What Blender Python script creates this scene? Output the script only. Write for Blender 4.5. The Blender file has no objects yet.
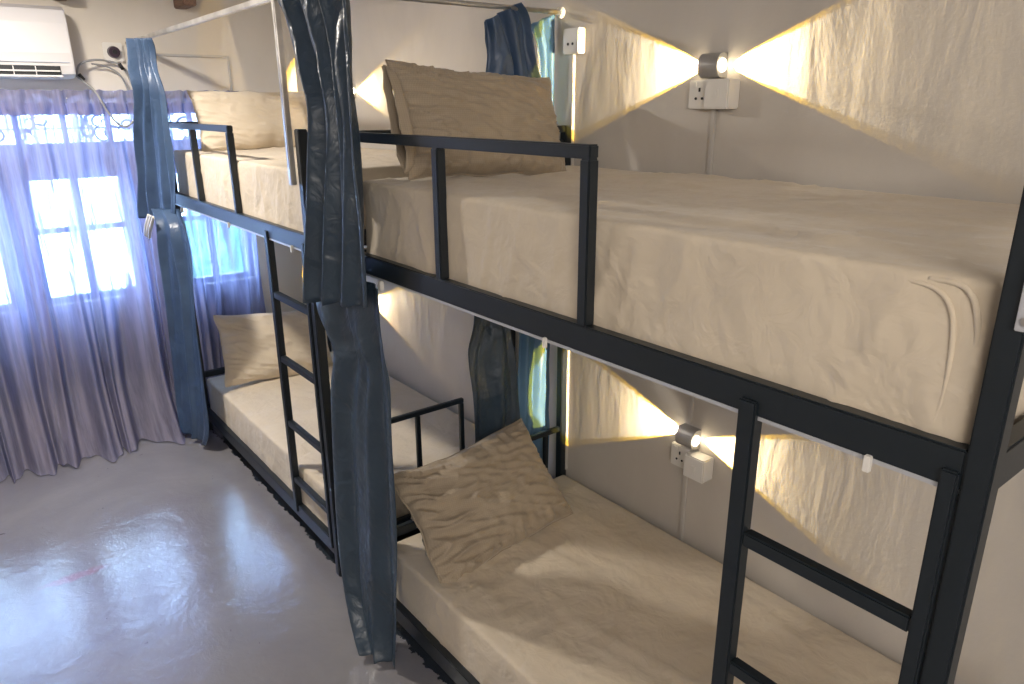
import bpy, bmesh, math, random
from mathutils import Vector, Matrix, noise
S = bpy.context.scene
COL = S.collection
PI = math.pi

# ------------------------------------------------------------------ camera
cam = bpy.data.cameras.new('camera'); co = bpy.data.objects.new('camera', cam); COL.objects.link(co)
cam.sensor_width = 36; cam.lens = 723.78 * 36 / 1024; cam.clip_start = .02
CX, CZ = -1.959, 1.8733
yw, pt, rl = math.radians(37.9301), math.radians(-18.1033), math.radians(-.3599)
fw = Vector((math.sin(yw)*math.cos(pt), math.cos(yw)*math.cos(pt), math.sin(pt)))
r0 = Vector((math.cos(yw), -math.sin(yw), 0)); u0 = r0.cross(fw)
rt = r0*math.cos(rl) + u0*math.sin(rl); up = -r0*math.sin(rl) + u0*math.cos(rl)
M = Matrix((rt, up, -fw)).transposed().to_4x4(); M.translation = Vector((CX, 0, CZ))
co.matrix_world = M
S.camera = co

# ------------------------------------------------------------------ exposure
S.view_settings.view_transform = 'Standard'; S.view_settings.look = 'None'
S.view_settings.exposure = 0.18; S.view_settings.gamma = 1; S.view_settings.use_curve_mapping = False
S.cycles.use_denoising = True
S.cycles.max_bounces = 8; S.cycles.diffuse_bounces = 4; S.cycles.transparent_max_bounces = 16
S.cycles.sample_clamp_indirect = 6
S.cycles.caustics_reflective = False; S.cycles.caustics_refractive = False

# ------------------------------------------------------------------ world: bright sky beyond the windows, dim room behind the camera
SKY = 27.0
w = bpy.data.worlds.new('world'); S.world = w; w.use_nodes = True
nt = w.node_tree; nt.nodes.clear()
wo = nt.nodes.new('ShaderNodeOutputWorld'); bg = nt.nodes.new('ShaderNodeBackground')
tc = nt.nodes.new('ShaderNodeTexCoord'); sp = nt.nodes.new('ShaderNodeSeparateXYZ')
gt = nt.nodes.new('ShaderNodeMath'); gt.operation = 'GREATER_THAN'; gt.inputs[1].default_value = .0
mx = nt.nodes.new('ShaderNodeMix'); mx.data_type = 'RGBA'
mx.inputs[6].default_value = (.85, .79, .73, 1); mx.inputs[7].default_value = (.62*SKY, .82*SKY, 1.0*SKY, 1)
nt.links.new(tc.outputs['Generated'], sp.inputs[0]); nt.links.new(sp.outputs['Y'], gt.inputs[0])
nt.links.new(gt.outputs[0], mx.inputs[0]); nt.links.new(mx.outputs[2], bg.inputs[0]); nt.links.new(bg.outputs[0], wo.inputs[0])

def area(name, loc, to, sx, sy, e, col, portal=False):
    l = bpy.data.lights.new(name, 'AREA'); l.shape = 'RECTANGLE'; l.size = sx; l.size_y = sy; l.energy = e; l.color = col
    o = bpy.data.objects.new(name, l); COL.objects.link(o); o.location = loc
    o.rotation_euler = (Vector(to)-Vector(loc)).to_track_quat('-Z', 'Y').to_euler()
    if portal: l.cycles.is_portal = True
    return o
def spot(name, loc, to, ang, e, col, blend, rad=.006):
    l = bpy.data.lights.new(name, 'SPOT'); l.energy = e; l.color = col; l.spot_size = math.radians(ang); l.spot_blend = blend
    l.shadow_soft_size = rad
    o = bpy.data.objects.new(name, l); COL.objects.link(o); o.location = loc
    o.rotation_euler = (Vector(to)-Vector(loc)).to_track_quat('-Z', 'Y').to_euler()
    return o
# ceiling bulb near the window and an added broad ambient fill behind the camera
area('ceiling_light', (-1.7, 3.55, 2.56), (-1.7, 3.55, 0), .12, .12, 46, (1, .92, .82))
area('ambient_fill_back', (-2.6, -1.2, 2.5), (-1.2, 1.6, .6), 1.4, 1.0, 64, (1, .92, .84))
area('window_portal', (-1.35, 4.93, 1.3), (-1.35, 0, 1.3), 2.3, 1.3, 1, (1, 1, 1), True)
area('room_portal', (-1.8, -3.0, 1.2), (-1.8, 0, 1.2), 3.6, 2.5, 1, (1, 1, 1), True)

# ------------------------------------------------------------------ materials
def mat(name, col, rough=.6, metal=0, spec=.5, emit=None, es=0):
    m = bpy.data.materials.new(name); m.use_nodes = True; b = m.node_tree.nodes['Principled BSDF']
    b.inputs['Base Color'].default_value = (*col, 1); b.inputs['Roughness'].default_value = rough
    b.inputs['Metallic'].default_value = metal; b.inputs['Specular IOR Level'].default_value = spec
    if emit: b.inputs['Emission Color'].default_value = (*emit, 1); b.inputs['Emission Strength'].default_value = es
    return m
def N(m, t, **k):
    n = m.node_tree.nodes.new(t)
    for a, v in k.items():
        if a in n.inputs: n.inputs[a].default_value = v
        else: setattr(n, a, v)
    return n
def L(m, a, b): m.node_tree.links.new(a, b)
def tex(m, scale, detail=4, rough=.6, dist=0, stretch=None):
    t = N(m, 'ShaderNodeTexCoord'); n = N(m, 'ShaderNodeTexNoise')
    n.inputs['Scale'].default_value = scale; n.inputs['Detail'].default_value = detail
    n.inputs['Roughness'].default_value = rough; n.inputs['Distortion'].default_value = dist
    if stretch:
        mp = N(m, 'ShaderNodeMapping'); mp.inputs['Scale'].default_value = stretch
        L(m, t.outputs['Object'], mp.inputs[0]); L(m, mp.outputs[0], n.inputs['Vector'])
    else: L(m, t.outputs['Object'], n.inputs['Vector'])
    return n.outputs['Fac']
def ramp(m, fac, stops):
    r = N(m, 'ShaderNodeValToRGB'); e = r.color_ramp.elements
    while len(e) > 1: e.remove(e[-1])
    e[0].position = stops[0][0]; e[0].color = (*stops[0][1], 1)
    for p, c in stops[1:]:
        x = e.new(p); x.color = (*c, 1)
    L(m, fac, r.inputs[0]); return r.outputs[0]
def bump(m, facs, strength, dist):
    b = m.node_tree.nodes['Principled BSDF']; prev = None
    for f, s, d in zip(facs, strength, dist):
        bp = N(m, 'ShaderNodeBump'); bp.inputs['Strength'].default_value = s; bp.inputs['Distance'].default_value = d
        L(m, f, bp.inputs['Height'])
        if prev: L(m, prev, bp.inputs['Normal'])
        prev = bp.outputs[0]
    L(m, prev, b.inputs['Normal'])

def plaster(name, a, b_, bs=1.0):
    m = mat(name, a, .75, spec=.25); B = m.node_tree.nodes['Principled BSDF']
    f = tex(m, 2.2, 5, .6, .4, (1, 1, .6)); L(m, ramp(m, f, [(.3, b_), (.68, a)]), B.inputs['Base Color'])
    bump(m, [tex(m, 7, 4, .5, .3, (1, 1, .3)), tex(m, 60, 4, .7)], [.30*bs, .2*bs], [.014, .003]); return m
M_wall = plaster('wall_plaster', (.60, .555, .50), (.53, .49, .44))
M_back = plaster('back_plaster', (.72, .66, .57), (.66, .60, .52), .5)
M_ceil = plaster('ceiling_paint', (.80, .78, .76), (.75, .73, .71), .4)

# floor: polished screed, dark old paint under the bunks, scuffs
M_floor = mat('floor_screed', (.4, .4, .42), .3, spec=.5); M_floor.node_tree.nodes['Principled BSDF'].inputs['IOR'].default_value = 2.15
B = M_floor.node_tree.nodes['Principled BSDF']
f1 = tex(M_floor, 1.6, 6, .6, .5); base = ramp(M_floor, f1, [(.3, (.18, .172, .19)), (.55, (.23, .222, .232)), (.75, (.28, .27, .27))])
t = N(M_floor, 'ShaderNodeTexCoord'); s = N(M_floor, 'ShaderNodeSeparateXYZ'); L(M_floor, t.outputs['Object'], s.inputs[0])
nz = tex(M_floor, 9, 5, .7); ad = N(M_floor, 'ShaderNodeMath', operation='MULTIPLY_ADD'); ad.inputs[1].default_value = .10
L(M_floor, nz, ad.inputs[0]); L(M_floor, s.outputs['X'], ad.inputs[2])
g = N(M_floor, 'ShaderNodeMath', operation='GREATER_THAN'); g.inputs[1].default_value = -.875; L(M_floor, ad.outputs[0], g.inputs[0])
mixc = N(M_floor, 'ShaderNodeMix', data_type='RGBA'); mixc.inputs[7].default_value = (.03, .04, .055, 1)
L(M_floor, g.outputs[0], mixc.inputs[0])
# dark scuffs and one red stain
sc = tex(M_floor, 14, 3, .8, 1.2); scr = ramp(M_floor, sc, [(.70, (1, 1, 1)), (.74, (.45, .42, .45))])
mul = N(M_floor, 'ShaderNodeMix', data_type='RGBA', blend_type='MULTIPLY'); mul.inputs[0].default_value = 1
L(M_floor, base, mul.inputs[6]); L(M_floor, scr, mul.inputs[7])
mp = N(M_floor, 'ShaderNodeMapping'); mp.inputs['Location'].default_value = (1.80, -3.18, 0); mp.vector_type = 'POINT'
L(M_floor, t.outputs['Object'], mp.inputs[0])
mp2 = N(M_floor, 'ShaderNodeMapping'); mp2.inputs['Rotation'].default_value = (0, 0, .55); mp2.inputs['Scale'].default_value = (3.6, 14, 1)
L(M_floor, mp.outputs[0], mp2.inputs[0])
ln = N(M_floor, 'ShaderNodeVectorMath', operation='LENGTH'); L(M_floor, mp2.outputs[0], ln.inputs[0])
ad2 = N(M_floor, 'ShaderNodeMath', operation='ADD'); L(M_floor, ln.outputs['Value'], ad2.inputs[0]); L(M_floor, nz, ad2.inputs[1])
sr = ramp(M_floor, ad2.outputs[0], [(.7, (.55, .55, .55)), (1.0, (0, 0, 0))])
mixr = N(M_floor, 'ShaderNodeMix', data_type='RGBA'); mixr.inputs[7].default_value = (.30, .13, .17, 1)
L(M_floor, sr, mixr.inputs[0]); L(M_floor, mul.outputs[2], mixr.inputs[6])
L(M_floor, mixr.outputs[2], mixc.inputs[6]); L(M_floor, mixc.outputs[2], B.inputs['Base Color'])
rr = N(M_floor, 'ShaderNodeMapRange'); rr.inputs['To Min'].default_value = .10; rr.inputs['To Max'].default_value = .24
L(M_floor, tex(M_floor, 6, 5, .7), rr.inputs[0]); L(M_floor, rr.outputs[0], B.inputs['Roughness'])
bump(M_floor, [tex(M_floor, 5, 4, .6, .6), tex(M_floor, 22, 4, .7, 1.0)], [.16, .16], [.02, .006])

def cloth(name, a, b_, scale=5, rough=.85, spec=.2, bs=.35, fine=True, sheen=.2):
    m = mat(name, a, rough, spec=spec); B = m.node_tree.nodes['Principled BSDF']
    B.inputs['Sheen Weight'].default_value = sheen
    L(m, ramp(m, tex(m, scale, 3), [(.3, b_), (.7, a)]), B.inputs['Base Color'])
    bump(m, [tex(m, 6, 3, .5, .4), tex(m, 17, 3, .6, .9)], [bs, bs*.5], [.035, .012]); return m
M_sheet = cloth('cotton_sheet', (.62, .535, .415), (.58, .495, .38), bs=.7)
M_pillow = cloth('pillow_cotton', (.43, .355, .26), (.37, .30, .22), bs=.45)
def weave(m, sc=55, amt=.12):
    B = m.node_tree.nodes['Principled BSDF']; src = B.inputs['Base Color'].links[0].from_socket
    t = N(m, 'ShaderNodeTexCoord'); prev = src
    for dr in ('X', 'Z'):
        wv = N(m, 'ShaderNodeTexWave', bands_direction=dr); wv.inputs['Scale'].default_value = sc if dr == 'X' else sc*1.2; wv.inputs['Distortion'].default_value = 1.5
        L(m, t.outputs['Object'], wv.inputs['Vector'])
        mxn = N(m, 'ShaderNodeMix', data_type='RGBA', blend_type='MULTIPLY'); mxn.inputs[0].default_value = amt*2
        L(m, prev, mxn.inputs[6]); L(m, wv.outputs['Color'], mxn.inputs[7]); prev = mxn.outputs[2]
    L(m, prev, B.inputs['Base Color'])
weave(M_pillow, 46, .04)
M_pillow2 = cloth('far_pillow_cotton', (.66, .57, .44), (.61, .52, .40), bs=.3)
M_satin = cloth('blue_satin', (.055, .10, .185), (.035, .065, .13), rough=.40, spec=.6, bs=.5, sheen=.0)
M_satin_n = cloth('slate_blue_satin', (.034, .058, .088), (.024, .042, .066), rough=.36, spec=.6, bs=.75, sheen=0)
M_satin_w = cloth('pale_blue_satin', (.13, .25, .38), (.08, .17, .28), rough=.45, spec=.5, bs=.3, sheen=0)
M_steel = mat('black_powder_coat', (.010, .015, .020), .38, spec=.5)
bump(M_steel, [tex(M_steel, 120, 2)], [.06], [.002])
M_silver = mat('galvanised_tube', (.62, .60, .57), .28, .85)
L(M_silver, ramp(M_silver, tex(M_silver, 8, 3, .6, 0, (1, 1, 1)), [(.3, (.45, .43, .41)), (.7, (.75, .73, .7))]), M_silver.node_tree.nodes['Principled BSDF'].inputs['Base Color'])
M_white = mat('white_plastic', (.74, .71, .66), .35)
M_ac = mat('air_conditioner_plastic', (.62, .60, .60), .35)
M_dark = mat('dark_slot', (.01, .011, .014), .6)
M_plug = mat('purple_black_plug', (.035, .018, .035), .35)
M_lamp = mat('brushed_grey_lamp', (.40, .385, .37), .42, .35)
M_conduit = mat('conduit_plastic', (.52, .49, .45), .5)
M_lens = mat('warm_lens', (1, .9, .7), .3, emit=(1, .85, .58), es=14)
M_wood = mat('brown_wood', (.20, .11, .07), .6)
L(M_wood, ramp(M_wood, tex(M_wood, 14, 4, .6, .5, (6, .5, 6)), [(.3, (.12, .065, .045)), (.7, (.26, .15, .10))]), M_wood.node_tree.nodes['Principled BSDF'].inputs['Base Color'])
M_frame = mat('window_paint', (.30, .33, .42), .5)
M_hose = mat('grey_cable', (.28, .28, .28), .5)
M_board = mat('bed_board', (.30, .24, .18), .7)
M_plate = mat('light_grey_steel', (.52, .53, .56), .4, .3)

# gauze curtain: diffuse + translucent + gaps between threads
M_sheer = bpy.data.materials.new('violet_gauze'); M_sheer.use_nodes = True
n = M_sheer.node_tree; n.nodes.clear(); out = n.nodes.new('ShaderNodeOutputMaterial')
df = n.nodes.new('ShaderNodeBsdfDiffuse'); tl = n.nodes.new('ShaderNodeBsdfTranslucent'); tr = n.nodes.new('ShaderNodeBsdfTransparent')
m1 = n.nodes.new('ShaderNodeMixShader'); m2 = n.nodes.new('ShaderNodeMixShader'); m1.inputs[0].default_value = .5
df.inputs[0].default_value = (.40, .37, .46, 1); tl.inputs[0].default_value = (.17, .20, .42, 1); tr.inputs[0].default_value = (.70, .82, 1.0, 1)
n.links.new(df.outputs[0], m1.inputs[1]); n.links.new(tl.outputs[0], m1.inputs[2])
dn = tex(M_sheer, 3.5, 4, .65, .3, (9, 1, .6)); mr = N(M_sheer, 'ShaderNodeMapRange'); mr.inputs['From Min'].default_value = .36; mr.inputs['From Max'].default_value = .60
mr.inputs['To Min'].default_value = .40; mr.inputs['To Max'].default_value = .01
n.links.new(dn, mr.inputs[0]); n.links.new(mr.outputs[0], m2.inputs[0]); n.links.new(m1.outputs[0], m2.inputs[1]); n.links.new(tr.outputs[0], m2.inputs[2])
n.links.new(m2.outputs[0], out.inputs[0])
# window glass
M_glass = bpy.data.materials.new('window_glass'); M_glass.use_nodes = True
n = M_glass.node_tree; n.nodes.clear(); out = n.nodes.new('ShaderNodeOutputMaterial')
gl = n.nodes.new('ShaderNodeBsdfGlossy'); gl.inputs['Roughness'].default_value = .02; tr = n.nodes.new('ShaderNodeBsdfTransparent'); tr.inputs[0].default_value = (.95, .98, 1, 1)
ms = n.nodes.new('ShaderNodeMixShader'); ms.inputs[0].default_value = .06
n.links.new(tr.outputs[0], ms.inputs[1]); n.links.new(gl.outputs[0], ms.inputs[2]); n.links.new(ms.outputs[0], out.inputs[0])
M_leaf = cloth('garden_leaves', (.35, .75, .35), (.15, .45, .2), scale=20, bs=1)

# ------------------------------------------------------------------ helpers
def obj(name, bm, m, parent=None, smooth=False, kind=None):
    me = bpy.data.meshes.new(name); bmesh.ops.recalc_face_normals(bm, faces=bm.faces[:]) if not smooth == 'raw' else None
    bm.to_mesh(me); bm.free(); me.materials.append(m)
    if smooth: me.polygons.foreach_set('use_smooth', [True]*len(me.polygons))
    o = bpy.data.objects.new(name, me); COL.objects.link(o); o.parent = parent
    if kind: o['kind'] = kind
    return o
def tag(o, label, cat, group=None):
    o['label'] = label; o['category'] = cat
    if group: o['group'] = group
    return o
def thing(name, label, cat, loc=(0, 0, 0), group=None):
    o = bpy.data.objects.new(name, None); COL.objects.link(o); o.location = loc; o.empty_display_size = .05
    return tag(o, label, cat, group)
def box(bm, x0, x1, y0, y1, z0, z1, bev=0):
    r = bmesh.ops.create_cube(bm, size=1); vs = r['verts']
    for v in vs: v.co = Vector(((x0+x1)/2+v.co.x*(x1-x0), (y0+y1)/2+v.co.y*(y1-y0), (z0+z1)/2+v.co.z*(z1-z0)))
    if bev: bmesh.ops.bevel(bm, geom=list({e for v in vs for e in v.link_edges}), offset=bev, segments=2, affect='EDGES')
    return bm
def B_(*a): return box(bmesh.new(), *a)
def tube(bm, pts, r, seg=10, closed=True):
    pts = [Vector(p) for p in pts]; rings = []; n = len(pts)
    ref = Vector((0, 0, 1)) if abs((pts[1]-pts[0]).normalized().z) < .9 else Vector((1, 0, 0))
    for i, p in enumerate(pts):
        d = (pts[min(i+1, n-1)]-pts[max(i-1, 0)]).normalized(); a = d.cross(ref).normalized(); b = a.cross(d); ref = b
        rings.append([bm.verts.new(p+(a*math.cos(2*PI*k/seg)+b*math.sin(2*PI*k/seg))*r) for k in range(seg)])
    for i in range(n-1):
        for k in range(seg): bm.faces.new((rings[i][k], rings[i][(k+1) % seg], rings[i+1][(k+1) % seg], rings[i+1][k]))
    if closed: bm.faces.new(rings[0]); bm.faces.new(rings[-1])
    return bm
def spline(pts, n=8):
    pts = [Vector(p) for p in pts]; out = []
    for i in range(len(pts)-1):
        a, b, c, d = pts[max(i-1, 0)], pts[i], pts[i+1], pts[min(i+2, len(pts)-1)]
        for k in range(n):
            t = k/n; out.append(.5*((2*b)+(c-a)*t+(2*a-5*b+4*c-d)*t*t+(3*b-a-3*c+d)*t**3))
    return out+[pts[-1]]
def cyl(bm, c, axis, r, h, seg=24, r2=None):
    q = Vector((0, 0, 1)).rotation_difference(Vector(axis)); mt = Matrix.Translation(Vector(c)) @ q.to_matrix().to_4x4()
    bmesh.ops.create_cone(bm, cap_ends=True, segments=seg, radius1=r, radius2=r if r2 is None else r2, depth=h, matrix=mt); return bm
def frame(bm, x0, x1, y0, y1, z0, z1, t):
    box(bm, x0, x0+t, y0, y1, z0, z1, .003); box(bm, x1-t, x1, y0, y1, z0, z1, .003)
    box(bm, x0+t, x1-t, y0, y1, z1-t, z1, .003); box(bm, x0+t, x1-t, y0, y1, z0, z0+t, .003); return bm

# ------------------------------------------------------------------ the room
XL, YB, ZC = -3.7, 4.75, 2.62
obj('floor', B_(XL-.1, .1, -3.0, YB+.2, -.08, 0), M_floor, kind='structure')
obj('ceiling', B_(XL-.1, .1, -3.0, YB+.2, ZC, ZC+.08), M_ceil, kind='structure')
obj('wall_right', B_(0, .1, -3.0, YB+.2, 0, ZC), M_wall, kind='structure')
obj('wall_left', B_(XL-.1, XL, -3.0, YB+.2, 0, ZC), M_wall, kind='structure')
wins = [(-2.35, -1.72, .80, 1.53), (-1.60, -1.08, .80, 1.53), (-.88, -.40, .80, 1.53)]
fan = (-2.45, -.45, 1.67, 1.86)
bm = bmesh.new()
xs = [XL, -2.45, -2.35, -1.72, -1.60, -1.08, -.88, -.45, -.40, 0]; zs = [0, .80, 1.53, 1.67, 1.86, ZC]
for i in range(len(xs)-1):
    for j in range(len(zs)-1):
        cx, cz = (xs[i]+xs[i+1])/2, (zs[j]+zs[j+1])/2
        if any(a < cx < b and c < cz < d for a, b, c, d in wins+[fan]): continue
        box(bm, xs[i], xs[i+1], YB, YB+.16, zs[j], zs[j+1])
bmesh.ops.remove_doubles(bm, verts=bm.verts[:], dist=1e-4)
obj('wall_back', bm, M_back, kind='structure')
for i, (a, b, c, d) in enumerate(wins):
    wn = obj('window_%d' % (i+1), frame(bmesh.new(), a, b, YB+.05, YB+.10, c, d, .035), M_frame, kind='structure')
    bm = bmesh.new(); m_ = (a+b)/2
    box(bm, m_-.02, m_+.02, YB+.055, YB+.095, c+.03, d-.03); box(bm, a+.03, b-.03, YB+.06, YB+.09, 1.20, 1.23)
    obj('glazing_bar', bm, M_frame, wn)
    obj('glass', B_(a+.02, b-.02, YB+.073, YB+.077, c+.02, d-.02), M_glass, wn)
a, b, c, d = fan
wn = obj('window_4', frame(bmesh.new(), a, b, YB+.05, YB+.10, c, d, .02), M_frame, kind='structure')
bm = bmesh.new()
for k in range(10):
    x = a+(b-a)*k/9.0; box(bm, max(a, x-.014), min(b, x+.014), YB+.055, YB+.095, c, d)
obj('mullion', bm, M_frame, wn)
bm = bmesh.new()
for k in range(9):      # scrolled ironwork in each fanlight
    x0 = a+(b-a)*k/9.0; x1 = a+(b-a)*(k+1)/9.0; xm = (x0+x1)/2; zm = (c+d)/2
    rn = random.Random(k+5)
    for q_ in range(7):
        ax, az, a0, rad = rn.uniform(x0, x1), rn.uniform(c, d), rn.uniform(0, 6.28), rn.uniform(.03, .06)
        pts = [(ax+rad*(1-.6*i/10)*math.cos(a0+.38*i), YB+.12+.004*q_, az+rad*(1-.6*i/10)*math.sin(a0+.38*i)) for i in range(11)]
        tube(bm, pts, rn.uniform(.004, .009), 6)
    tube(bm, [(x0, YB+.12, zm), (x1, YB+.12, zm)], .005, 6)
obj('ironwork', bm, M_dark, wn)
obj('glass', B_(a+.015, b-.015, YB+.073, YB+.077, c+.015, d-.015), M_glass, wn)
# garden hedge outside
bm = bmesh.new(); bmesh.ops.create_icosphere(bm, subdivisions=5, radius=1)
for v in bm.verts:
    k = 1+.25*noise.noise(v.co*3)+.12*noise.noise(v.co*9); v.co = Vector((.12+v.co.x*k*.45, 6.6+v.co.y*k*.45, .65+v.co.z*k*.65))
tag(obj('garden_bush', bm, M_leaf, smooth=True), 'green bush outside, seen through the window behind the far lower bed', 'bush')
# wooden joists below the ceiling, their ends at the window wall
for x, lab in ((-.655, 'brown wooden ceiling joist end above the blue curtain of the far bunk'), (-1.26, 'brown wooden ceiling joist end above the air conditioner')):
    bm = bmesh.new(); box(bm, x-.035, x+.035, YB-.20, YB, 2.41, ZC, .005)
    tag(obj('ceiling_joist', bm, M_wood), lab, 'joist', None)

# ------------------------------------------------------------------ bunk frames (made once, then copied)
XF = -.95
def make_bunk(label):
    Y0, Y1 = .278, 2.155
    T = thing('bunk_bed', label, 'bunk bed', (XF, Y0, 0))
    ps = []
    def part(name, bm, m=M_steel, parent=None, label=None):
        bmesh.ops.translate(bm, verts=bm.verts[:], vec=(-XF, -Y0, 0)) if parent is None else bmesh.ops.translate(bm, verts=bm.verts[:], vec=(-XF, -Y0, 0))
        o = obj(name, bm, m, parent or T)
        if label: o['label'] = label
        return o
    p = .035; bv = .003; WB = -.006
    for x in (XF, WB-p):
        for y in (Y0, Y1-p): part('post', B_(x, x+p, y, y+p, 0, 1.80, bv))
    for zt, zb in ((.155, .09), (1.432, 1.373)):
        part('side_rail', B_(XF+.002, XF+.030, Y0+p, Y1-p, zb, zt, bv))
        part('side_rail', B_(WB-.030, WB-.002, Y0+p, Y1-p, zb, zt, bv))
        for y in (Y0+.003, Y1-p+.003): part('end_rail', B_(XF+p, WB-p, y, y+.028, zb, zt, bv))
    for z in (.095, 1.375):
        part('bed_board', B_(XF+.03, WB-.03, Y0+p, Y1-p, z, z+.018), M_board, label='brown board under mattress')
    # upper guard rail at the front
    g = part('guard_rail', B_(XF+.004, XF+.03, 1.05, Y1-p, 1.772, 1.80, bv))
    for y in (1.05, 1.605):
        part('guard_post', B_(XF+.003, XF+.031, y, y+.028, 1.43, 1.772, bv), parent=None)
    # head and foot guards
    part('head_guard', B_(XF+p, WB-p, Y1-.031, Y1-.005, 1.775, 1.80, bv))
    part('foot_guard', B_(XF+p, WB-p, Y0+.005, Y0+.031, 1.765, 1.79, bv))
    part('foot_guard', B_(XF+p, -.295, Y0+.008, Y0+.028, .614, .636, bv))
    for x in (-.315, -.54): part('guard_post', B_(x, x+.02, Y0+.008, Y0+.028, .155, .614, bv))
    part('head_guard', B_(-.36, WB-p, Y1-.028, Y1-.008, .530, .552, bv))
    for x in (-.36, -.125): part('guard_post', B_(x, x+.02, Y1-.028, Y1-.008, .155, .530, bv))
    part('head_guard', B_(XF+p, -.34, Y1-.030, Y1-.006, .335, .372, bv))
    part('gusset', B_(-.115, WB-p, Y1-.026, Y1-.008, 1.66, 1.75, bv))
    # ladder
    for y, wd in ((.628, .034), (Y0+p+.002, .024)):
        part('ladder_stile', B_(XF-.006, XF+.022, y, y+wd, .12, 1.40, bv))
    for z in (1.137, .857, .56, .285):
        part('ladder_rung', B_(XF-.004, XF+.020, Y0+p+.026, .628, z-.013, z+.015, bv))
    # curtain track under the upper front rail, with end stop and glider
    tk = part('curtain_track', B_(XF+.004, XF+.016, Y0+.037, Y1-.06, 1.366, 1.373), M_plate, label='thin white curtain track')
    part('glider', B_(XF-.006, XF+.004, .432, .442, 1.352, 1.378, .001), M_white, tk)
    part('glider', B_(XF-.006, XF+.004, 1.17, 1.178, 1.354, 1.378, .001), M_white, tk)
    part('glider', B_(XF-.012, XF+.002, 1.925, 1.945, 1.34, 1.370, .003), M_white, tk)
    return T
def copy_tree(o, parent=None):
    c = o.copy(); COL.objects.link(c); c.parent = parent
    for ch in list(o.children): copy_tree(ch, c)
    return c
DY = 2.2
near = make_bunk('black steel bunk bed in the foreground with guard rail and front ladder')
far = copy_tree(near); far.location = (XF, .278+DY, 0)
for ch in list(far.children):      # the far ladder is a little wider
    if ch.name.startswith('ladder_stile') and min(v.co.y for v in ch.data.vertices) > .2: ch.location.y += .055
    if ch.name.startswith('ladder_rung'):
        ch.data = ch.data.copy()
        for v in ch.data.vertices:
            if v.co.y > .2: v.co.y += .055
far['label'] = 'black steel bunk bed behind, standing next to the window curtain'
# small steel plate screwed to the near post
T = thing('steel_plate', 'light grey screwed metal plate on the nearest black bunk post', 'plate', (XF-.001, .227, 1.6))
bm = B_(-.006, 0, 0, .062, .008, .20, .001); obj('plate', bm, M_plate, T)
for z in (.022, .185):
    bm = bmesh.new(); cyl(bm, (-.0075, .05, z), (-1, 0, 0), .006, .003, 14); s_ = obj('screw', bm, M_silver, T)

# silver tubes of the canopy frames
def canopy(dy, label, yend):
    T = thing('canopy_frame', label, 'curtain frame', (XF-.014, .278+dy, 1.61), 'galvanised curtain frames')
    y0 = .278+dy+.052 if dy else 2.138; x = XF-.014
    def o_(name, bm, lab=None):
        bmesh.ops.translate(bm, verts=bm.verts[:], vec=(-T.location.x, -T.location.y, -T.location.z)); return obj(name, bm, M_silver, T)
    o_('upright', B_(x-.011, x+.011, y0-.011, y0+.011, 1.61, ZC, .003))
    r = o_('rod', B_(x-.010, x+.010, y0+.011 if dy else .2, yend, 2.205, 2.226, .003))
    return T
canopy(DY, 'silver square tube upright and rod above the far bunk', YB-.001)
canopy(0, 'silver square tube upright and rod above the near bunk', DY+.278+.04)
T = thing('curtain_rod', 'thin silver rod across the head end of the near bunk', 'rod', (XF, 2.2, 2.2))
bm = tube(bmesh.new(), [(.02, 0, 0), (.948, 0, .0)], .009); obj('rod', bm, M_silver, T, True)
bm = bmesh.new(); cyl(bm, (.944, 0, .0), (1, 0, 0), .02, .01, 20); obj('bracket', bm, M_white, T, True)
bm = tube(bmesh.new(), [(-.008, 0, .0), (.03, 0, .0)], .011); obj('clamp', bm, M_silver, T, True)

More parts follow.
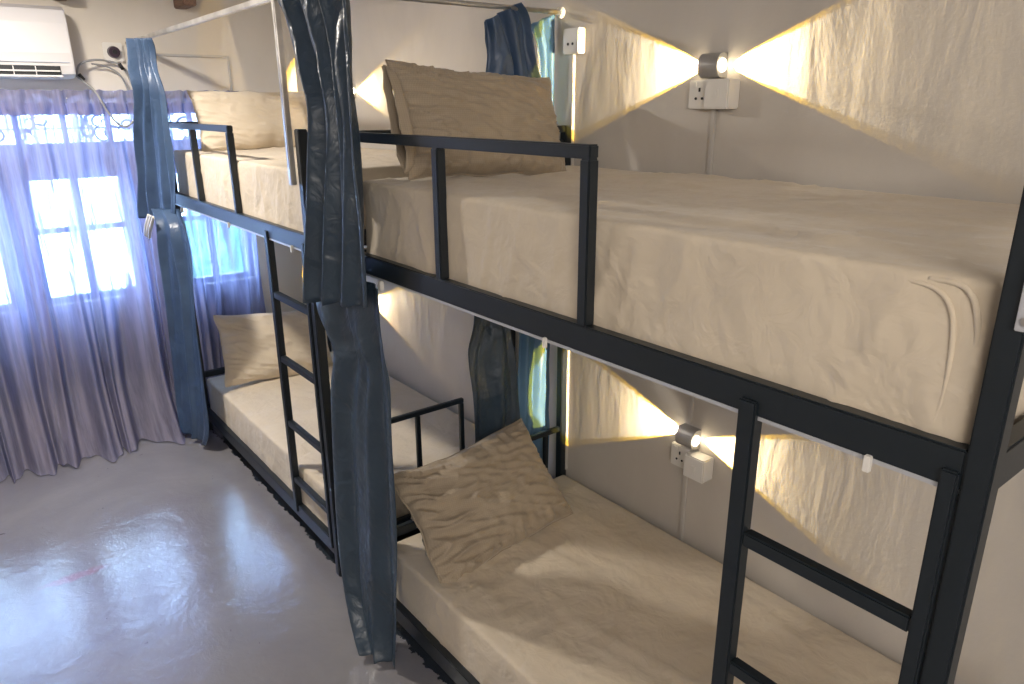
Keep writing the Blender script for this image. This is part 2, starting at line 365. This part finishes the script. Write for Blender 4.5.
# ------------------------------------------------------------------ mattresses
def mattress(label, y0, y1, z0, z1, seed, wr=.005, loose=.0):
    x0, x1 = -.918, -.040; r = .013
    T = Vector(((x0+x1)/2, (y0+y1)/2, z0))
    nx, ny, nz = 60, 150, 18
    hx, hy, hz = (x1-x0)/2, (y1-y0)/2, (z1-z0)/2
    bm = bmesh.new(); vd = {}
    def V(a, b, c):
        k = (a, b, c)
        if k not in vd:
            # finer near the rims
            def g1(i_, n_, h_):      # two extra lines close to each rim keep the edge crisp
                if i_ <= 2: return -h_+r*(0, .45, 1)[i_]
                if i_ >= n_-2: return h_-r*(0, .45, 1)[n_-i_]
                return -h_+r+(2*h_-2*r)*(i_-2)/(n_-4)
            p = Vector((g1(a, nx, hx), g1(b, ny, hy), g1(c, nz, hz)))
            q = Vector((max(-hx+r, min(hx-r, p.x)), max(-hy+r, min(hy-r, p.y)), max(-hz+r, min(hz-r, p.z))))
            d = p-q
            if d.length > 1e-6: 
                p = q+d.normalized()*r
            n_ = d.normalized() if d.length > 1e-6 else Vector((0, 0, 0))
            s_ = Vector((p.x+seed*7, p.y, p.z))
            # broad drape folds on the sides, flat creases on top
            rid = lambda v, k=6: (1-abs(noise.noise(v)))**k
            sk = p.z*1.0
            fold = noise.noise(Vector((s_.x*3, s_.y*4+sk*2, p.z*1.2+seed)))*.9+.65*rid(Vector((s_.x*5, s_.y*9+p.z*3, p.z*1.2+seed)), 13)+.35*noise.noise(Vector((s_.x*9, s_.y*11, p.z*7+seed)))+.22*rid(Vector((s_.x*9, s_.y*15-p.z*6, p.z*4+seed)), 8)
            if n_.z > .4:
                edge_ = min(1, (hx-abs(p.x))/.06)*min(1, (hy-abs(p.y))/.06)
                p += Vector((0, 0, edge_*wr*(noise.noise(Vector((s_.x*5, s_.y*1.6, seed)))*1.2+.75*rid(Vector((s_.x*11+noise.noise(s_*3), s_.y*1.7+s_.x, seed)), 9)+.4*rid(Vector((s_.x*5+s_.y*4, s_.y*2-s_.x*3, seed+4)), 14))))
            p += Vector((n_.x, n_.y, 0))*fold*(.007+loose)*(.15+.85*min(1, max(0, hz-p.z)/.07))
            if c == 0: p.z += .004*noise.noise(s_*9)
            vd[k] = bm.verts.new(p+Vector((0, 0, hz)))
        return vd[k]
    for a in range(nx):
        for b in range(ny):
            bm.faces.new((V(a, b, 0), V(a, b+1, 0), V(a+1, b+1, 0), V(a+1, b, 0))); bm.faces.new((V(a, b, nz), V(a+1, b, nz), V(a+1, b+1, nz), V(a, b+1, nz)))
    for c in range(nz):
        for a in range(nx):
            bm.faces.new((V(a, 0, c), V(a+1, 0, c), V(a+1, 0, c+1), V(a, 0, c+1))); bm.faces.new((V(a, ny, c), V(a, ny, c+1), V(a+1, ny, c+1), V(a+1, ny, c)))
        for b in range(ny):
            bm.faces.new((V(0, b, c), V(0, b, c+1), V(0, b+1, c+1), V(0, b+1, c))); bm.faces.new((V(nx, b, c), V(nx, b+1, c), V(nx, b+1, c+1), V(nx, b, c+1)))
    o = obj('mattress', bm, M_sheet, smooth=True); o.location = T; tag(o, label, 'mattress', None)
    return o
m_nu = mattress('sheeted mattress on the upper bed of the near bunk', .322, 2.10, 1.395, 1.655, 1.3, .010, .005)
m_nl = mattress('sheeted mattress on the lower bed of the near bunk', .322, 2.10, .115, .340, 2.7, .008)
mattress('sheeted mattress on the upper bed of the far bunk', .322+DY, 2.10+DY, 1.395, 1.655, 4.1, .006, .003)
mattress('sheeted mattress on the lower bed of the far bunk', .322+DY, 2.10+DY, .115, .340, 5.9, .004)
# gathered corner fold of the sheet, near upper foot corner
hz = (1.655-1.395)
pts = spline([(-.436, -.80, .250), (-.441, -.850, .246), (-.443, -.872, .20), (-.444, -.874, .12), (-.442, -.866, .03)])
o = obj('corner_fold', tube(bmesh.new(), pts, .0045, 8), M_sheet, m_nu, True)
pts = spline([(-.438, -.76, .244), (-.442, -.815, .238), (-.444, -.842, .20), (-.445, -.848, .10), (-.444, -.835, .02)])
o = obj('corner_fold', tube(bmesh.new(), pts, .0038, 8), M_sheet, m_nu, True)

# ------------------------------------------------------------------ pillows
def pillow(label, center, xdir, ydir, wd, ht, th, m, seed, crease=.012, openend=None):
    X = Vector(xdir).normalized(); Yv = Vector(ydir); Yv = (Yv-X*Yv.dot(X)).normalized(); Z = X.cross(Yv)
    nx, ny = 100, 70; bm = bmesh.new(); g = {}
    def prof(u, v):
        return max(0, (1-abs(u)**2.6))**.55*max(0, (1-abs(v)**2.6))**.55
    for side in (1, -1):
        for i in range(nx+1):
            for j in range(ny+1):
                u, v = 2*i/nx-1, 2*j/ny-1; edge = i in (0, nx) or j in (0, ny)
                if side == -1 and edge: g[(side, i, j)] = g[(1, i, j)]; continue
                # pinched sides so that the corners stick out
                pu = u*(1-.055*(1-v*v)*abs(u)); pv = v*(1-.075*(1-u*u)*abs(v))
                h = th/2*prof(u, v)
                c_ = noise.noise(Vector((u*3.0+seed, v*5, side)))*.8+noise.noise(Vector((u*5+v*9, v*4-u*7, seed)))*.6
                rim = (abs(u)**3+abs(v)**3)
                rg = lambda a_: (1-abs(noise.noise(a_)))**8-.35
                c2 = rg(Vector((u*1.6+seed, v*6+u*2.5, side*2)))*(.25+abs(min(0, u))**1.2+.4*max(0, u)**3)+.7*noise.noise(Vector((u*14, v*2, side*3+seed)))*abs(v)**3
                h += crease*(c_*.5+c2*1.1)*(0 if edge else 1)*min(1, prof(u, v)*2.5)
                wv = .010*noise.noise(Vector((u*3, v*3, seed+9)))
                p = X*(pu*wd/2+wv)+Yv*(pv*ht/2+wv)+Z*(h*side+.014*noise.noise(Vector((u*1.7, v*1.7, seed))))
                g[(side, i, j)] = bm.verts.new(p)
    for side in (1, -1):
        for i in range(nx):
            for j in range(ny):
                q = [g[(side, i, j)], g[(side, i+1, j)], g[(side, i+1, j+1)], g[(side, i, j+1)]]
                bm.faces.new(q if side == 1 else q[::-1])
    o = obj('pillow', bm, m, smooth=True); o.location = center; tag(o, label, 'pillow')
    # seam / flap edge along the border
    pts = []
    for i in range(0, nx+1, 2): pts.append(None)
    def P(u, v):
        pu = u*(1-.055*(1-v*v)*abs(u)); pv = v*(1-.075*(1-u*u)*abs(v)); wv = .010*noise.noise(Vector((u*3, v*3, seed+9)))
        return X*(pu*wd/2+wv)+Yv*(pv*ht/2+wv)+Z*(.014*noise.noise(Vector((u*1.7, v*1.7, seed))))
    loop = [P(-1+2*i/24, -1) for i in range(24)]+[P(1, -1+2*i/18) for i in range(18)]+[P(1-2*i/24, 1) for i in range(24)]+[P(-1, 1-2*i/18) for i in range(19)]
    obj('seam', tube(bmesh.new(), loop, .0032, 6), m, o, True)
    if openend:      # open end of the pillow case, a loose sleeve beyond the stuffing
        bm = bmesh.new(); rows = []
        for k in range(5):
            q = k/4; ring = []
            for j in range(28):
                a_ = 2*PI*j/28; v = math.cos(a_); hh = math.sin(a_)
                off = -wd/2*(.93)-q*openend
                ring.append(bm.verts.new(X*(off+.012*noise.noise(Vector((v*3, hh*2, seed+q)))) + Yv*(v*ht/2*(.86+.06*q)) + Z*(hh*th*(.22-.05*q)*(1+.25*noise.noise(Vector((v*4, hh*3, seed)))))))
            rows.append(ring)
        for k in range(4):
            for j in range(28): bm.faces.new((rows[k][j], rows[k][(j+1) % 28], rows[k+1][(j+1) % 28], rows[k+1][j]))
        c = obj('case_opening', bm, m, o, True); md = c.modifiers.new('s', 'SOLIDIFY'); md.thickness = .003
    return o
pillow('beige pillow leaning at the head of the near upper bed', (-.515, 1.985, 1.817), (1, .03, -.055), (.06, .36, .93), .66, .36, .155, M_pillow, 3.1, .024, .035)
pillow('creased beige pillow at the head of the near lower bed', (-.575, 1.935, .492), (1, .10, .04), (-.10, .62, .72), .655, .43, .17, M_pillow, 6.4, .030)
pillow('pale pillow leaning at the head of the far upper bed', (-.50, 4.13, 1.80), (1, .0, -.0), (0, .35, .93), .66, .34, .13, M_pillow2, 8.8, .008)
pillow('pale pillow leaning at the head of the far lower bed', (-.54, 4.11, .520), (1, -.02, -.09), (0, .45, .89), .66, .42, .13, M_pillow2, 11.2, .012)

# ------------------------------------------------------------------ curtains
def drape(name, rows, folds, amp, m, label, cat='curtain', seed=0, depth=(-1, 0, 0), group=None, nu=96, sub=7, thick=.002, gather=None):
    """rows: (left point, right point) from top to bottom; folds run down between them."""
    A = spline([r[0] for r in rows], sub); Bq = spline([r[1] for r in rows], sub); nv = len(A)
    D = Vector(depth); bm = bmesh.new(); g = []
    for j in range(nv):
        t = j/(nv-1); row = []
        k = 1.0 if gather is None else gather(t)
        for i in range(nu+1):
            s = i/nu; p = A[j].lerp(Bq[j], s)
            ph = s*folds*2*PI+1.6*noise.noise(Vector((s*3+seed, t*1.6, seed)))
            w_ = math.sin(ph)+.45*math.sin(ph*1.83+2*seed+t*2)
            w_ += .9*noise.noise(Vector((s*6, t*5+s*4, seed*3)))
            q = p+D*(w_*amp*k)+(Bq[j]-A[j])*(.018*math.cos(ph)*math.sin(PI*s))
            if j == nv-1: q.z += .008*noise.noise(Vector((s*9, seed, 3)))
            row.append(bm.verts.new(q))
        g.append(row)
    for j in range(nv-1):
        for i in range(nu): bm.faces.new((g[j][i], g[j][i+1], g[j+1][i+1], g[j+1][i]))
    o = obj(name, bm, m, smooth=True)
    if thick:
        md = o.modifiers.new('s', 'SOLIDIFY'); md.thickness = thick; md.offset = 0
    if label: tag(o, label, cat, group)
    return o
def hem(parent, pts, m, r=.004):
    obj('hem', tube(bmesh.new(), spline(pts, 5), r, 6), m, parent, True)
NU = [((-1.0, 2.42, 2.22), (-1.0, 1.913, 2.24)), ((-1.0, 2.376, 2.16), (-1.0, 1.913, 2.14)), ((-1.0, 2.341, 2.08), (-1.0, 1.913, 2.067)), ((-1.0, 2.296, 1.996), (-1.0, 1.916, 1.98)),
      ((-1.01, 2.217, 1.869), (-1.01, 1.90, 1.864)), ((-1.02, 2.225, 1.699), (-1.01, 1.895, 1.70)), ((-1.03, 2.257, 1.492), (-1.01, 1.89, 1.53)), ((-1.03, 2.334, 1.235), (-1.015, 1.905, 1.305))]
drape('bunk_curtain', NU, 3.2, .016, M_satin_n, 'slate blue satin curtain hanging in front of the near bunk, upper length', seed=1.2)
NL = [((-.985, 2.36, 1.35), (-.985, 1.869, 1.365)), ((-.985, 2.347, 1.203), (-.985, 1.867, 1.25)), ((-.99, 2.281, 1.133), (-.985, 1.852, 1.15)), ((-.99, 2.235, 1.06), (-.985, 1.84, 1.08)),
      ((-1.0, 2.268, .886), (-.99, 1.835, .92)), ((-1.02, 2.249, .583), (-1.0, 1.83, .65)), ((-1.05, 2.19, .32), (-1.015, 1.835, .38)), ((-1.07, 2.11, .14), (-1.02, 1.85, .16)), ((-1.10, 1.99, .03), (-1.03, 1.86, .022))]
drape('bunk_curtain', NL, 2.2, .013, M_satin_n, 'slate blue curtain below the near upper bed, reaching the floor', seed=4.4)
FU = [((-1.1, 4.09, 2.19), (-1.0, 4.035, 2.192)), ((-1.1, 4.095, 2.07), (-.99, 4.051, 2.095)), ((-1.1, 4.115, 1.956), (-.985, 4.0, 1.955)), ((-1.1, 4.28, 1.713), (-.985, 4.01, 1.767)), ((-1.1, 4.42, 1.44), (-.99, 4.03, 1.50)), ((-1.1, 4.46, 1.29), (-1.0, 4.08, 1.33))]
drape('bunk_curtain', FU, 3.4, .014, M_satin, 'teal blue satin curtain at the head of the far bunk, upper length', seed=7.7)
for q_ in range(3):      # white tie loops where the two lengths meet
    y0_ = 4.16+.05*q_
    o = obj('curtain_tie', tube(bmesh.new(), spline([(-1.11, y0_-.07, 1.34), (-1.125, y0_-.02, 1.27), (-1.12, y0_+.05, 1.215), (-1.115, y0_+.02, 1.25), (-1.105, y0_-.05, 1.33)], 6), .006, 8), M_white, bpy.data.objects['bunk_curtain.002'], True)
    o['label'] = 'white tie loop'
FL = [((-1.07, 4.265, 1.36), (-.985, 4.057, 1.37)), ((-1.08, 4.152, 1.27), (-.99, 3.92, 1.29)), ((-1.08, 4.19, 1.05), (-.99, 3.89, 1.12)), ((-1.08, 4.25, .73), (-1.0, 3.91, .80)), ((-1.08, 4.33, .40), (-1.0, 3.93, .46)), ((-1.09, 4.37, .15), (-1.01, 3.96, .17)), ((-1.09, 4.34, .035), (-1.02, 4.05, .03))]
drape('bunk_curtain', FL, 2.3, .014, M_satin, 'blue curtain below the far upper bed, hanging to the floor', seed=9.1)
# knotted sheer end where upper and lower lengths meet
WA = [((-.37, 2.19, 2.146), (-.216, 2.19, 2.217)), ((-.355, 2.19, 2.09), (-.17, 2.19, 2.16)), ((-.342, 2.19, 2.025), (-.137, 2.19, 2.03)), ((-.362, 2.19, 1.926), (-.095, 2.19, 1.927)), ((-.377, 2.19, 1.81), (-.075, 2.19, 1.80)), ((-.38, 2.19, 1.55), (-.07, 2.19, 1.55))]
drape('head_curtain', WA, 2.6, .013, M_satin, 'blue satin curtain hung open at the near bunk head, upper left piece', seed=2.2, depth=(0, 1, 0))
WB = [((-.135, 2.225, 2.153), (-.008, 2.225, 2.20)), ((-.10, 2.225, 2.084), (-.008, 2.225, 2.107)), ((-.08, 2.225, 1.966), (-.008, 2.225, 1.967)), ((-.075, 2.225, 1.855), (-.008, 2.225, 1.854)), ((-.07, 2.225, 1.55), (-.008, 2.225, 1.55))]
drape('head_curtain', WB, 2.2, .009, M_satin_w, 'blue satin curtain against the wall beside the upper wall socket', seed=5.2, depth=(0, 1, 0))
WC = [((-.42, 2.19, 1.36), (-.28, 2.19, 1.36)), ((-.436, 2.19, 1.10), (-.252, 2.19, 1.02)), ((-.464, 2.19, .956), (-.232, 2.19, .884)), ((-.445, 2.19, .763), (-.212, 2.19, .702)), ((-.445, 2.19, .52), (-.205, 2.19, .50)), ((-.44, 2.19, .20), (-.20, 2.19, .20))]
drape('head_curtain', WC, 1.3, .012, M_satin_n, 'dark blue curtain at the near lower bed head, left piece', seed=3.9, depth=(0, 1, 0))
WD = [((-.18, 2.225, 1.36), (-.012, 2.225, 1.36)), ((-.19, 2.225, .96), (-.012, 2.225, .90)), ((-.205, 2.225, .70), (-.012, 2.225, .64)), ((-.215, 2.225, .50), (-.012, 2.225, .46)), ((-.20, 2.225, .20), (-.012, 2.225, .18))]
drape('head_curtain', WD, 2.4, .010, M_satin_w, 'pale blue curtain at the near lower bed head, beside the wall', seed=8.3, depth=(0, 1, 0))

# gauze curtain over the windows
T = thing('gauze_curtain', 'violet blue gauze curtain across the bright window, pooling on the floor', 'curtain', (-1.45, 4.63, 0))
def gauze(x0, x1, folds, seed, nm):
    bm = bmesh.new(); nu, nv = int(260*(x1-x0)), 70; g = []
    for j in range(nv+1):
        t = j/nv; row = []
        for i in range(nu+1):
            s = i/nu; x = x0+(x1-x0)*s
            z = 1.90*(1-t)
            pool = max(0, (t-.80)/.20)
            amp = .018+.042*min(1, t*1.3)
            free = 1 if x < -1.06 else max(0, 1-(x+1.06)/.08)
            ph = s*folds*2*PI+2.2*noise.noise(Vector((s*5*(x1-x0)+seed, t*1.1, seed)))+t*.8
            y = 4.63-amp*(math.sin(ph)+.5*math.sin(ph*.47+seed)+.45*math.sin(ph*2.3+t*3))-.10*t*t*free-(.22*pool**1.5+.05*noise.noise(Vector((s*14, t*2, 1)))*pool)*free
            z += .045*noise.noise(Vector((s*12, t*3, 5)))*pool
            xx = x+.03*t*math.sin(ph*.5)+.05*t*noise.noise(Vector((s*4, t, 7)))
            z = max(z, .006+.02*abs(noise.noise(Vector((s*20, t*9, 2)))) if pool > .5 else 0)
            row.append(bm.verts.new((xx+1.45, y-4.63, z)))
        g.append(row)
    for j in range(nv):
        for i in range(nu): bm.faces.new((g[j][i], g[j][i+1], g[j+1][i+1], g[j+1][i]))
    return obj(nm, bm, M_sheer, T, True)
gauze(-2.75, -.42, 15, 1.7, 'gauze_panel')
bm = bmesh.new(); nu = 520; g = []
for j in range(11):
    t = j/10; row = []
    for i in range(nu+1):
        s = i/nu; x = -2.75+2.33*s; ph = s*150+3*noise.noise(Vector((s*30, t, 3)))
        row.append(bm.verts.new((x+1.45, -.012-(.012+.008*t)*math.sin(ph)-.008*noise.noise(Vector((s*60, t*4, 1))), 1.965-.125*t+.003*math.sin(ph*1.3))))
    g.append(row)
for j in range(10):
    for i in range(nu): bm.faces.new((g[j][i], g[j][i+1], g[j+1][i+1], g[j+1][i]))
obj('heading', bm, M_sheer, T, True)
obj('rod', tube(bmesh.new(), [(-1.35, .012, 1.925), (1.06, .012, 1.925)], .008), M_white, T, True)

# ------------------------------------------------------------------ air conditioner
T = thing('air_conditioner', 'white wall air conditioner above the gauze curtain', 'air conditioner', (-1.70, 4.75, 2.02))
X0, X1 = -.42, .425
prof = [(0, .0), (-.17, .0), (-.205, .02), (-.215, .06), (-.222, .12), (-.215, .26), (-.195, .325), (-.15, .345), (0, .345)]
bm = bmesh.new(); rr_ = []
for k, x in enumerate([X0, X0+.008, X1-.008, X1]):
    sc_ = .985 if k in (0, 3) else 1
    rr_.append([bm.verts.new((x, y*sc_, .17+(z-.17)*sc_)) for y, z in prof])
for k in range(3):
    for j in range(len(prof)): bm.faces.new((rr_[k][j], rr_[k][(j+1) % len(prof)], rr_[k+1][(j+1) % len(prof)], rr_[k+1][j]))
bm.faces.new(rr_[0]); bm.faces.new(rr_[3][::-1])
body = obj('body', bm, M_ac, T)
obj('air_outlet', B_(X0+.04, X1-.065, -.2165, -.17, .012, .058), M_dark, T)
for x in [X0+.10+.095*k for k in range(7)]: obj('vane', B_(x-.002, x+.002, -.222, -.19, .014, .056), M_ac, T)
obj('louvre', box(bmesh.new(), X0+.045, X1-.07, -.226, -.214, .030, .037), M_ac, T)
obj('louvre', box(bmesh.new(), X0+.035, X1-.06, -.223, -.17, .004, .014, .002), M_ac, T)
obj('panel_line', B_(X0+.02, X1-.02, -.2225, -.21, .074, .077), M_frame, T)
# round plug socket
T = thing('round_socket', 'white square wall socket with round dark plug near the air conditioner', 'socket', (-1.045, YB, 2.165))
obj('plate', B_(-.05, .05, -.022, 0, -.05, .05, .005), M_white, T)
bm = bmesh.new(); cyl(bm, (0, -.036, 0), (0, -1, 0), .032, .030, 28, .028); pl = obj('plug', bm, M_plug, T, False)
bm = bmesh.new(); cyl(bm, (0, -.055, 0), (0, -1, 0), .012, .012, 18); obj('plug_neck', bm, M_dark, pl)
# looped cable
yb = 4.70
pts = spline([(-1.255, yb-.04, 2.03), (-1.235, yb-.04, 2.09), (-1.17, yb-.03, 2.118), (-1.09, yb, 2.118), (-1.02, yb, 2.09), (-.985, yb, 2.0), (-1.0, 4.56, 1.87), (-1.06, 4.54, 1.785), (-1.11, 4.54, 1.785), (-1.155, 4.54, 1.85), (-1.20, 4.56, 1.96), (-1.25, yb-.04, 2.03)])
T = thing('cable_loop', 'grey looped cable hanging between air conditioner and dark plug', 'cable', (-1.1, yb, 2.0))
def loc_tube(nm, pts, r, m):
    bm = tube(bmesh.new(), pts, r, 8); bmesh.ops.translate(bm, verts=bm.verts[:], vec=(1.1, -yb, -2.0)); return obj(nm, bm, m, T, True)
loc_tube('cable', pts, .0055, M_hose)
loc_tube('cable', spline([(-1.17, yb-.02, 2.10), (-1.10, yb, 2.09), (-1.04, yb, 2.05), (-1.01, yb, 1.97), (-1.01, 4.6, 1.85)]), .0045, M_hose)
loc_tube('connector', [(-1.245, yb-.045, 2.045), (-1.225, yb-.05, 2.015)], .010, M_dark)
loc_tube('connector', [(-1.035, yb-.01, 2.105), (-1.018, yb-.01, 2.075)], .010, M_dark)
# conduit on the back wall
bm = box(bmesh.new(), -.95, -.415, YB-.012, YB, 2.155, 2.168, .002); box(bm, -.427, -.415, YB-.012, YB, 1.90, 2.16, .002)
tag(obj('wall_conduit', bm, M_conduit), 'thin white cable conduit bent down above the far upper pillow', 'conduit')

# ------------------------------------------------------------------ wall lamps, sockets, conduits
def wall_lamp(y, z, label, e=1.0, dip=0, narrow=0):
    T = thing('wall_lamp', label, 'wall lamp', (0, y, z), 'two-way bunk wall lamps')
    bm = bmesh.new(); sec = []
    n_ = 16; R = .036
    prof = [(0, -R), (-.022, -R)]+[(-.022-.030*math.sin(PI*k/n_), -R*math.cos(PI*k/n_)) for k in range(1, n_)]+[(-.022, R), (0, R)]
    ring = [[bm.verts.new((x, yy, zz)) for x, zz in prof] for yy in (-.036, .036)]
    for j in range(len(prof)): bm.faces.new((ring[0][j], ring[0][(j+1) % len(prof)], ring[1][(j+1) % len(prof)], ring[1][j]))
    bm.faces.new(ring[0]); bm.faces.new(ring[1][::-1])
    body = obj('body', bm, M_lamp, T)
    for s_ in (-1, 1):
        bm = bmesh.new(); cyl(bm, (-.026, s_*.0375, 0), (0, s_, 0), .019, .004, 20); obj('lens', bm, M_lens, T, False)
        nar = narrow if s_ > 0 else 0
        src = Vector((-.015, y+s_*.044, z)); aim = Vector((-.015+.30, y+s_*1.05, z-dip*max(0, s_)))
        spot('lamp_beam', src, aim, 49.8-nar, 36*e, (.80, .90, 1), .03, .003)
        spot('lamp_beam_edge', src, aim, 54-nar, 46*e, (1, .60, .03), .0, .003)
    return T
wall_lamp(1.480, 1.985, 'small grey two-way wall lamp above the near upper bed')
wall_lamp(1.466, .745, 'small grey two-way wall lamp above the near lower bed', 1, .06)
wall_lamp(3.96, 1.955, 'wall lamp glowing behind curtains above the far upper bed', .8, 0, 9)
wall_lamp(3.96, .745, 'wall lamp hidden behind curtains above the far lower bed', .8, 0, 9)
def sockets(y, z, label, lvl=''):
    T = thing('wall_socket', label, 'socket', (0, y, z))
    obj('flat_box', B_(-.022, 0, .003, .09, -.043, .043, .003), M_white, T)
    pb = obj('raised_box', B_(-.060, 0, -.086, .001, -.043, .043, .004), M_white, T)
    bm = bmesh.new()
    for yy, zz in ((.060, -.012), (.036, -.012)): cyl(bm, (-.0225, yy, zz), (1, 0, 0), .0042, .003, 10)
    box(bm, -.0235, -.021, .045, .051, .008, .020); obj('pin_holes', bm, M_dark, T)
    sw = obj('switch', box(bmesh.new(), -.0255, -.021, .060, .074, .022, .036, .001), M_white, T)
    obj('switch', box(bmesh.new(), -.064, -.058, -.053, -.035, -.014, .014, .002), M_white, T)
    return T
sockets(1.476, 1.902, 'white twin wall sockets below the near upper wall lamp')
sockets(1.450, .655, 'white twin wall sockets below the near lower wall lamp')
bm = B_(-.012, 0, 1.468, 1.484, .79, 1.857, .002); tag(obj('wall_conduit', bm, M_conduit), 'narrow white conduit down the right wall from upper socket to lower lamp', 'conduit')
bm = B_(-.012, 0, 1.468, 1.484, .10, .610, .002); tag(obj('wall_conduit', bm, M_conduit), 'narrow white conduit running down below the lower near socket', 'conduit')
T = thing('wall_socket', 'white wall socket at the corner above the blue head curtain', 'socket', (0, 2.11, 2.095))
obj('box', B_(-.036, 0, -.043, .043, -.043, .043, .004), M_white, T)
bm = bmesh.new(); cyl(bm, (-.0365, .012, -.01), (1, 0, 0), .005, .003, 10); cyl(bm, (-.0365, -.012, -.01), (1, 0, 0), .005, .003, 10); obj('pin_holes', bm, M_dark, T)
bm = B_(-.014, 0, 2.125, 2.150, .34, 2.05, .002); 
for v in bm.verts: v.co.y -= .008
tag(obj('wall_conduit', bm, M_conduit), 'white conduit down the wall at the near bunk head', 'conduit')
